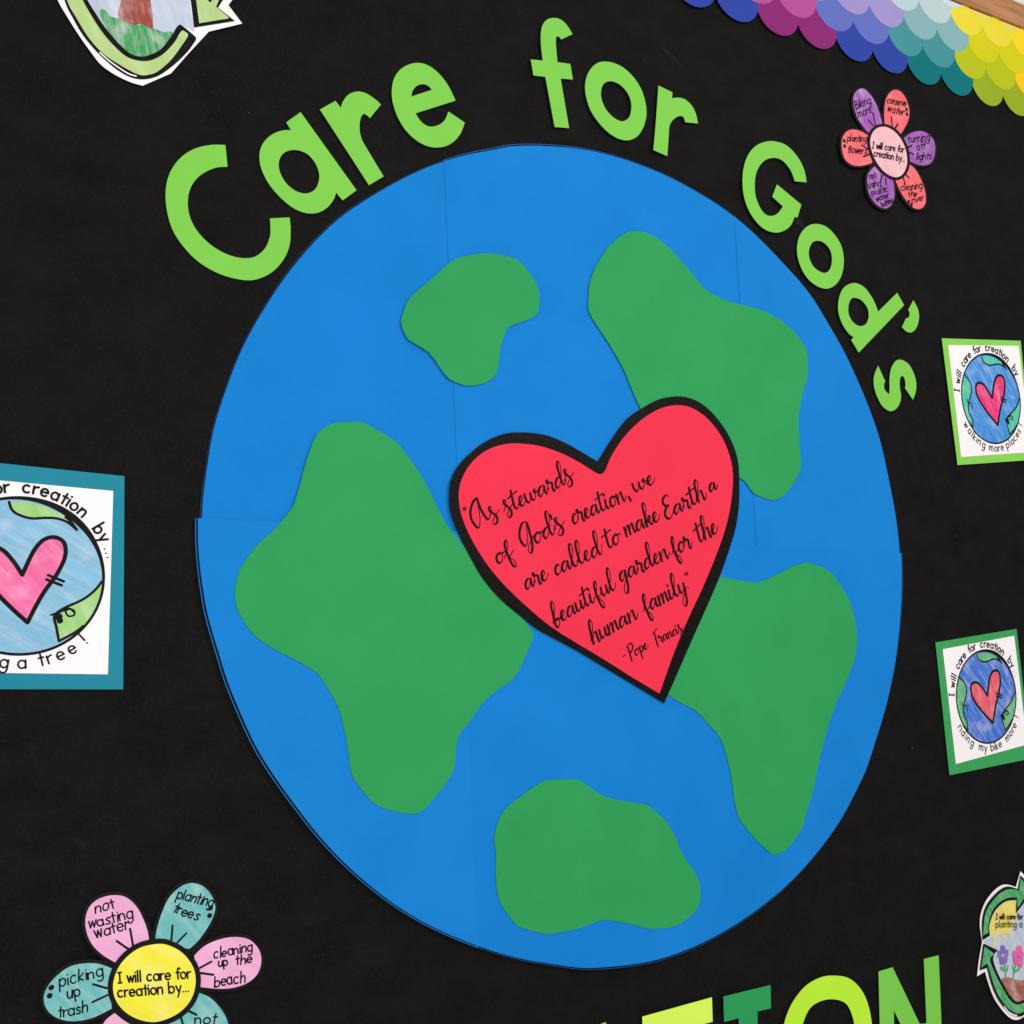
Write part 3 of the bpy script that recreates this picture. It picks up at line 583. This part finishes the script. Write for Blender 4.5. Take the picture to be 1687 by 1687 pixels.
poster(FR8, (58, 160, 88), 'green_card', OC8, crayon('pencil_mid_green', (96, 186, 126), .2, .3), crayon('pencil_coral_red', (236, 92, 108), .2, .3),
       'green matted earth drawing with a coral heart, about riding a bike, at the right edge', [('riding', (285, 1105), (452, 1330)), ('my', (502, 1330), (590, 1330)), ('bike', (622, 1340), (748, 1290)), ('more', (775, 1240), (880, 1060)), ('!', (890, 1020), (905, 985))], z8,
       [z8((70, 240), .0022), z8((905, 100), .0022), z8((1055, 1435), .0022), z8((215, 1607), .0022)])
poster(FR7, (138, 212, 86), 'lime_mat', OC7, crayon('pencil_mint', (76, 202, 172), .2, .3), crayon('pencil_hot_pink', (240, 52, 128), .25, .25),
       'lime green matted earth drawing with a hot pink heart, about walking, at the right edge', [('walking', (325, 1100), (578, 1420)), ('more', (612, 1420), (795, 1410)), ('places', (820, 1400), (965, 1170)), ('!', (975, 1140), (988, 1100))], z7,
       [z7((82, 122), .0022), z7((995, 150), .0022), z7((1130, 1530), .0022), z7((265, 1590), .0022)])
A0 = [FRL.at(-.075, -.095), None, None, FRL.at(-.085, 1.085)]
poster(FRL, (28, 136, 160), 'teal_card', OCL, crayon('pencil_leaf_green', (162, 216, 128), .3, .25), crayon('pencil_pink', (250, 112, 172), .6, .3),
       'teal matted earth drawing with a pink heart, about planting a tree, at the left edge', [('planting', (-330, 1190), (75, 1500)), ('a', (118, 1490), (200, 1480)), ('tree', (265, 1440), (525, 1300)), ('!', (548, 1275), (585, 1235))], zP,
       [A0[0], zP((865, 145), .0022), zP((856, 1627), .0022), A0[3]], draw=FRD)

# ================================================================ the two paper flowers
def flower(z, name_lab, petals, disc, disc_mat, border, texts, marks, dots, printed, wp, wi, d0):
    cpx = (sum(p[0] for p in disc)/len(disc), sum(p[1] for p in disc)/len(disc))
    t = thing('paper_flower', z(cpx), name_lab, 'paper flower', 'coloured paper flowers on the black paper')
    BLK = ink('printed_card_black', (22, 19, 20), .5)
    def grow(pts, b):
        q = smooth(pts, 6); A = area(q); out = []
        for i in range(len(q)):
            a, c = q[i-2], q[(i+2) % len(q)]; tx, ty = c[0]-a[0], c[1]-a[1]; l = math.hypot(tx, ty) or 1; s = 1 if A > 0 else -1
            out.append((q[i][0] + s*b*ty/l, q[i][1] - s*b*tx/l))
        return out
    for i, (pts, mt, lab) in enumerate(petals):
        d = d0 + i*.00025; soft = [(p[0], p[1]) for p in pts]
        pt = plate('petal', [[z(p, d) for p in grow(soft, border)]], d, .0005, BLK, t, CUT); pt['label'] = lab
        col = plate('coloured_area', [shape(z, pts, d + .00008)], d + .00008, 0, mt, pt)
        if texts[i] or marks[i]:
            pen = Pen(d + .00018)
            for w, a, b, xh in texts[i]: write(pen, z, w, a, b, xh*.82, wi, PR, jit=.06, lean=.14)
            for q in marks[i]: line(pen, z, q, wp)
            for p, r in dots[i]: pen.dot(z(p, d), r*pxscale(z, p)/z.k)
            pen.build('handwriting', INK, pt)
    d = d0 + .0019
    bp = plate('disc_border', [[z(p, d) for p in grow(disc, border*1.65)]], d, .0002, BLK, t)
    ds = plate('disc', [shape(z, disc, d + .00008)], d + .00008, 0, disc_mat, t)
    pen = Pen(d + .00018)
    for w, a, b, xh in printed: write(pen, z, w, a, b, xh, wi*1.15, PR)
    pen.build('printed_lettering', INK, ds)
zF, zT = Z(50, 1440, 4.2175), Z(1370, 130, 7.337)
PINK = crayon('pencil_petal_pink', (247, 176, 218), .7, .22, 6, 30); TEAL = crayon('pencil_petal_teal', (112, 194, 194), .5, .28, 9, 50)
flower(zF, 'large flower with pink and teal petals round a yellow centre, lower left corner', [
  ([(595,618,1),(500,560),(430,490),(390,400),(383,310),(410,230),(470,175),(560,148),(650,155),(720,205),(770,280),(810,380),(825,455,1),(700,530)], PINK, 'pink petal reading not wasting water'),
  ([(868,450,1),(880,380),(910,280),(960,170),(1040,90),(1120,62),(1200,85),(1260,150),(1285,230),(1265,310),(1220,390),(1160,470),(1105,520,1),(980,500)], TEAL, 'teal petal reading planting trees'),
  ([(1140,565,1),(1210,500),(1310,455),(1420,437),(1520,455),(1585,520),(1605,600),(1580,690),(1510,755),(1410,790),(1300,797),(1180,785,1),(1150,680)], PINK, 'pink petal reading cleaning up the beach'),
  ([(1165,822,1),(1250,860),(1320,930),(1365,1010),(1380,1100),(1350,1180),(1280,1215),(1180,1190),(1080,1120),(945,1035,1),(1070,960)], TEAL, 'teal petal reading not, cut by the photo edge'),
  ([(585,965,1),(520,1020),(480,1110),(500,1200),(570,1240),(650,1210),(700,1120),(695,1045,1),(640,1010)], PINK, 'pink petal at the bottom of the flower'),
  ([(565,655,1),(480,625),(380,620),(270,645),(170,720),(105,810),(95,890),(130,960),(200,1005),(300,1022),(430,1000),(565,935,1),(560,800)], TEAL, 'teal petal reading picking up trash')],
 [(890,485),(985,505),(1075,565),(1138,665),(1146,780),(1105,890),(1010,978),(870,1028),(740,1005),(640,940),(582,845),(580,735),(635,615),(750,518)], crayon('pencil_yellow', (255, 244, 66), .9, .22, 7, 35), 22,
 [[('not', (455,275), (600,232), 58), ('wasting', (408,378), (728,300), 58), ('water', (452,448), (700,375), 60)], [('planting', (1015,165), (1272,232), 52), ('trees', (985,262), (1170,328), 55)],
  [('cleaning', (1278,587), (1552,528), 50), ('up', (1308,645), (1385,632), 48), ('the', (1428,632), (1552,612), 48), ('beach', (1280,785), (1502,748), 56)], [('not', (1142,1045), (1300,1038), 55)], [], [('picking', (205,782), (520,702), 60), ('up', (262,868), (362,838), 58), ('trash', (195,1000), (412,955), 55)]],
 [[[(600,465),(682,522)], [(693,380),(714,498)]], [[(988,358),(980,458)], [(1083,412),(1022,474)]], [[(1258,608),(1178,652)], [(1272,700),(1183,687)]], [[(1088,945),(1155,978)], [(1045,990),(1060,1045)]], [], [[(435,765),(532,793)], [(432,890),(537,840)]]],
 [[], [((1252,236), 18), ((1246,288), 18)], [], [], [], [((146,788), 20), ((134,845), 20)]],
 [('I will care for', (612,757), (1125,722), 45), ('creation by...', (610,856), (1112,816), 46)], 3.6, 2.7, .0028)
PUR = crayon('pencil_purple', (164, 88, 182), .3, .28, 7, 60); COR = crayon('pencil_coral', (250, 106, 112), .3, .16, 7, 60)
flower(zT, 'small flower with purple and coral petals round a pale pink centre, upper right', [
  ([(455,665,1),(380,570),(310,460),(270,340),(262,240),(290,160),(350,118),(410,130),(470,190),(530,290),(575,400),(612,532,1),(560,620)], PUR, 'purple petal reading biking more'),
  ([(640,535,1),(637,440),(642,330),(660,240),(700,170),(760,132),(830,150),(890,220),(925,310),(940,400),(930,490),(890,580),(835,668,1),(740,640)], COR, 'coral petal reading conserve water'),
  ([(870,720,1),(930,670),(1000,640),(1080,630),(1160,660),(1220,720),(1250,800),(1250,900),(1225,980),(1180,1030),(1100,1045),(1010,1025),(930,985,1),(890,840)], PUR, 'purple petal reading turning off lights'),
  ([(930,1025,1),(1000,1080),(1060,1170),(1110,1290),(1138,1400),(1135,1500),(1100,1555),(1050,1572),(980,1550),(910,1480),(850,1390),(800,1290),(770,1220,1),(850,1130)], COR, 'coral petal reading cleaning the river'),
  ([(520,1055,1),(450,1130),(428,1230),(440,1340),(480,1440),(540,1515),(610,1558),(670,1562),(730,1510),(760,1410),(755,1290),(738,1215,1),(620,1160)], PUR, 'purple petal reading not using plastic water bottles'),
  ([(450,690,1),(370,640),(280,612),(200,625),(140,690),(122,790),(135,900),(175,985),(250,1040),(340,1052),(430,1035),(492,1015,1),(470,850)], COR, 'coral petal reading planting flowers')],
 [(630,578),(690,592),(760,635),(830,715),(885,820),(912,950),(906,1060),(860,1150),(790,1188),(700,1165),(610,1095),(530,980),(482,860),(466,760),(490,660),(550,595)], crayon('pencil_pale_pink', (252, 190, 200), .2, .2, 5, 40), 21,
 [[('Biking', (295,362), (490,290), 68), ('more', (335,466), (497,398), 68)], [('conserve', (665,290), (905,335), 62), ('water', (672,388), (872,448), 62)], [('turning', (930,772), (1195,738), 62), ('off', (1032,862), (1145,842), 60), ('lights', (1022,978), (1215,968), 60)],
  [('cleaning', (838,1352), (1102,1322), 58), ('the', (932,1425), (1040,1418), 52), ('river', (978,1505), (1124,1462), 55)], [('not', (462,1212), (552,1188), 55), ('using', (442,1322), (612,1288), 58), ('plastic', (485,1402), (692,1362), 50), ('water', (545,1482), (702,1430), 50), ('bottles', (615,1548), (748,1488), 46)], [('planting', (188,752), (432,760), 58), ('flowers', (195,892), (425,905), 60)]],
 [[[(445,495),(515,575)], [(500,412),(535,562)]], [[(722,458),(732,570)], [(802,545),(765,600)]], [[(970,805),(905,840)], [(995,912),(922,880)]], [[(890,1150),(942,1200)], [(868,1195),(888,1272)]], [[(612,1165),(592,1235)], [(650,1205),(658,1278)]], [[(365,798),(435,845)], [(385,940),(455,910)]]],
 [[], [((905,370), 19), ((910,428), 19)], [], [((933,1484), 18), ((966,1520), 18)], [], [((152,750), 20), ((157,812), 20)]],
 [('I will care for', (490,835), (880,890), 46), ('creation by...', (508,932), (890,1004), 48)], 2.3, 1.6, .0030)

# ================================================================ the two recycling-arrow cut-outs
def cutout(z, label, page, layers, pens, texts, d0=.0026):
    P = shape(z, page, d0); t = thing('recycling_cutout', centre(P), label, 'paper cutout', 'recycling arrow drawings cut from white paper')
    pg = plate('page', [P], d0, .0004, WHITE, t); d = d0
    for nm, mt, pts in layers:
        d += .00006; plate(nm, [shape(z, pts, d)], d, 0, mt, pg)
    if pens or texts:
        pn = Pen(d + .0001)
        for q, w in pens: line(pn, z, q, w, True)
        pn.build('white_highlight', WHITE, pg) if pens else None
    if texts:
        pn = Pen(d + .0001)
        for w, a, b, xh, wp in texts: write(pn, z, w, a, b, xh, wp, PR, jit=.02)
        pn.build('lettering', INK, pg)
zQ, zV = Z(80, 0, 4.962), Z(1590, 1430, 6.567)
SKY = crayon('pencil_pale_sky', (198, 208, 228), .3, .4, 6, 40); LG = crayon('pencil_spring_green', (188, 218, 140), .4, .25, 6, 40)
GRASS = crayon('pencil_grass_green', (66, 164, 98), .05, .55, 9, 80); BARK = crayon('pencil_bark_red', (162, 74, 60), .05, .35, 10, 70)
GRN = crayon('pencil_bright_green', (66, 172, 98), .5, .35, 6, 50); SUN = crayon('pencil_sun_yellow', (246, 226, 108), .5, .35, 5, 40)
DIRT = crayon('pencil_brown', (168, 92, 76), .6, .35, 6, 50); VIO = crayon('pencil_violet', (136, 106, 192), .4, .3, 4, 70); FUS = crayon('pencil_fuchsia', (240, 92, 172), .4, .25, 4, 70)
cutout(zQ, 'recycling arrow drawing with a tree trunk on grass, cut off by the top edge', 
 [(75,0),(155,140),(250,290),(335,410),(420,520),(510,590),(600,640),(690,678),(770,700,1),(1000,600,1),(1150,430,1),(1310,258,1),(1583,192,1),(1470,42,1),(1530,-40,1),(1545,-400),(1440,-800),(1150,-1080),(780,-1180),(400,-1090),(100,-820),(-30,-480),(0,-200)],
 [('drawn_sky', SKY, [(318,0),(380,100),(460,220),(560,340),(660,435),(760,460),(920,400),(1010,300),(1075,203,1),(1190,262,1),(1190,225),(1160,-20),(1200,-500),(1000,-850),(700,-900),(420,-800),(260,-400)]),
  ('drawn_grass', GRASS, [(415,110),(435,75),(470,90),(500,130),(550,145),(600,150),(660,190),(720,205),(780,195),(830,230),(880,240),(940,260),(1010,262),(1000,330),(900,430),(800,470),(720,460),(640,420),(560,340),(480,240)]),
  ('drawn_trunk', BARK, [(600,-260),(592,0),(568,105),(590,155),(640,185),(700,205),(760,195),(800,215),(855,245,1),(852,130),(832,0),(800,-260)]),
  ('drawn_crown', GRASS, [(350,-420),(420,-620),(620,-760),(880,-720),(1050,-560),(1040,-360),(900,-260),(700,-240),(480,-280)]),
  ('arrow_outline', INK, [(130,0),(200,150),(290,300),(420,450),(560,570),(680,635),(790,648),(900,618),(1020,535),(1130,430),(1190,350),(1206,318),(1190,290),(1090,208),(1070,203),(1045,225),(1000,300),(920,400),(830,447),(750,462),(660,432),(560,340),(460,220),(380,100),(318,0),(240,-160),(200,-330),(60,-300)]),
  ('arrow_colour', LG, [(150,0),(230,150),(330,310),(450,440),(600,540),(740,610),(830,608),(900,578),(1000,490),(1090,370),(1140,290),(1120,262),(1095,250),(1070,275),(1030,345),(940,440),(840,492),(750,498),(650,470),(560,400),(460,290),(370,160),(278,0),(210,-150),(180,-270),(90,-250)]),
  ('arrow_outline', INK, [(1160,-20,1),(1190,225,1),(1525,172,1),(1385,62,1),(1440,-20,1),(1420,-300),(1300,-600),(1180,-500),(1250,-200)]),
  ('arrow_colour', LG, [(1205,-10,1),(1232,190,1),(1470,150,1),(1470,140,1),(1385,68,1),(1370,55,1),(1400,-20,1),(1380,-280),(1290,-500),(1230,-440),(1300,-200)]),
  ('arrow_outline', INK, [(1285,-20,1),(1320,22,1),(1355,-20,1)])],
 [([(420,430),(500,500),(600,570),(660,605),(715,622)], 2.4)], [])
cutout(zV, 'recycling arrow drawing with purple and pink flowers, at the bottom right edge',
 [(600,35,1),(550,205,1),(430,178),(330,230),(230,350),(175,480),(160,600),(172,720),(185,800,1),(150,1000),(130,1172,1),(215,1120,1),(260,1270),(320,1420),(420,1560),(500,1630),(570,1642),(650,1600),(800,1500),(980,1300),(1080,1000),(1090,650),(1000,380),(880,250),(720,150)],
 [('drawn_sky', SKY, [(195,800),(270,735),(265,640),(290,530),(350,430),(450,362),(560,348),(760,400),(900,520),(970,720),(960,1000),(880,1220),(640,1260),(400,1220),(330,1080),(308,965),(352,888)]),
  ('drawn_sun', SUN, [(268,722),(270,620),(300,520),(355,430),(450,368),(548,352),(556,420),(548,520),(525,610),(480,685),(400,715),(330,725)]),
  ('drawn_ray', SUN, [(312,745),(330,745),(326,845),(310,850)]), ('drawn_ray', SUN, [(410,730),(430,722),(458,770),(440,780)]), ('drawn_ray', SUN, [(470,690),(490,680),(530,715),(515,728)]),
  ('drawn_soil', DIRT, [(395,1205),(420,1190),(470,1182),(540,1205),(640,1215),(860,1190),(860,1300),(760,1390),(640,1440),(560,1446),(480,1370),(430,1290)]),
  ('flower_stem', GRN, [(418,1010),(432,1010),(444,1110),(440,1195),(428,1195),(430,1110)]), ('flower_stem', GRN, [(545,1010),(562,1010),(540,1110),(528,1200),(512,1200),(524,1110)]),
  ('flower_leaf', GRN, [(430,1085),(400,1065),(378,1075),(388,1105),(415,1118),(436,1115)]), ('flower_leaf', GRN, [(436,1110),(455,1090),(462,1050),(470,1060),(460,1115),(440,1130)]),
  ('flower_leaf', GRN, [(532,1120),(560,1095),(592,1080),(585,1110),(555,1130)]), ('flower_leaf', GRN, [(520,1120),(512,1080),(508,1045),(520,1060),(530,1105)])] +
 [('flower_petal', VIO, [(cx-r*.5, cy-r),(cx+r*.5, cy-r),(cx+r*.62, cy),(cx+r*.4, cy+r),(cx-r*.4, cy+r),(cx-r*.62, cy)]) for cx, cy, r in ((408,882,42),(370,935,36),(446,925,38),(398,1005,40),(436,995,34))] +
 [('flower_petal', FUS, [(cx-r*.5, cy-r),(cx+r*.5, cy-r),(cx+r*.62, cy),(cx+r*.4, cy+r),(cx-r*.4, cy+r),(cx-r*.62, cy)]) for cx, cy, r in ((588,892,48),(540,935,36),(612,945,36),(548,995,42),(595,1020,50))] +
 [('flower_centre', VIO, [(560,965),(575,950),(588,965),(575,980)]), ('flower_centre', LG, [(395,942),(408,930),(420,942),(408,955)]),
  ('arrow_outline', INK, [(600,80,1),(572,228,1),(460,200),(360,250),(260,360),(205,470),(185,600),(190,782,1),(270,732,1),(262,640),(290,530),(350,430),(450,358),(560,345,1),(553,490,1),(680,320,1),(770,240,1)]),
  ('arrow_colour', GRN, [(600,110,1),(585,240,1),(470,230),(370,280),(280,380),(225,480),(205,600),(195,732,1),(250,700,1),(255,600),(280,500),(340,400),(450,328),(560,318,1),(570,432,1),(650,310,1),(725,245,1)]),
  ('arrow_outline', INK, [(200,815,1),(354,888,1),(306,965),(330,1080),(400,1230),(480,1370),(560,1448),(640,1425),(760,1370),(880,1250),(940,1300),(820,1440),(650,1580),(580,1608),(480,1565),(370,1440),(290,1270),(240,1080,1),(160,1108,1)]),
  ('arrow_colour', GRN, [(212,850,1),(315,928,1),(270,990),(310,1110),(390,1270),(480,1420),(560,1477),(640,1455),(770,1400),(880,1290),(910,1310),(800,1430),(640,1550),(560,1572),(470,1520),(380,1410),(310,1260),(240,1030,1),(176,1078,1)])],
 [([(425,1500),(470,1555),(520,1585),(560,1595)], 1.6)],
 [('I will care for', (338,553), (632,553), 34, 1.5), ('planting a', (335,642), (628,640), 44, 1.1)])
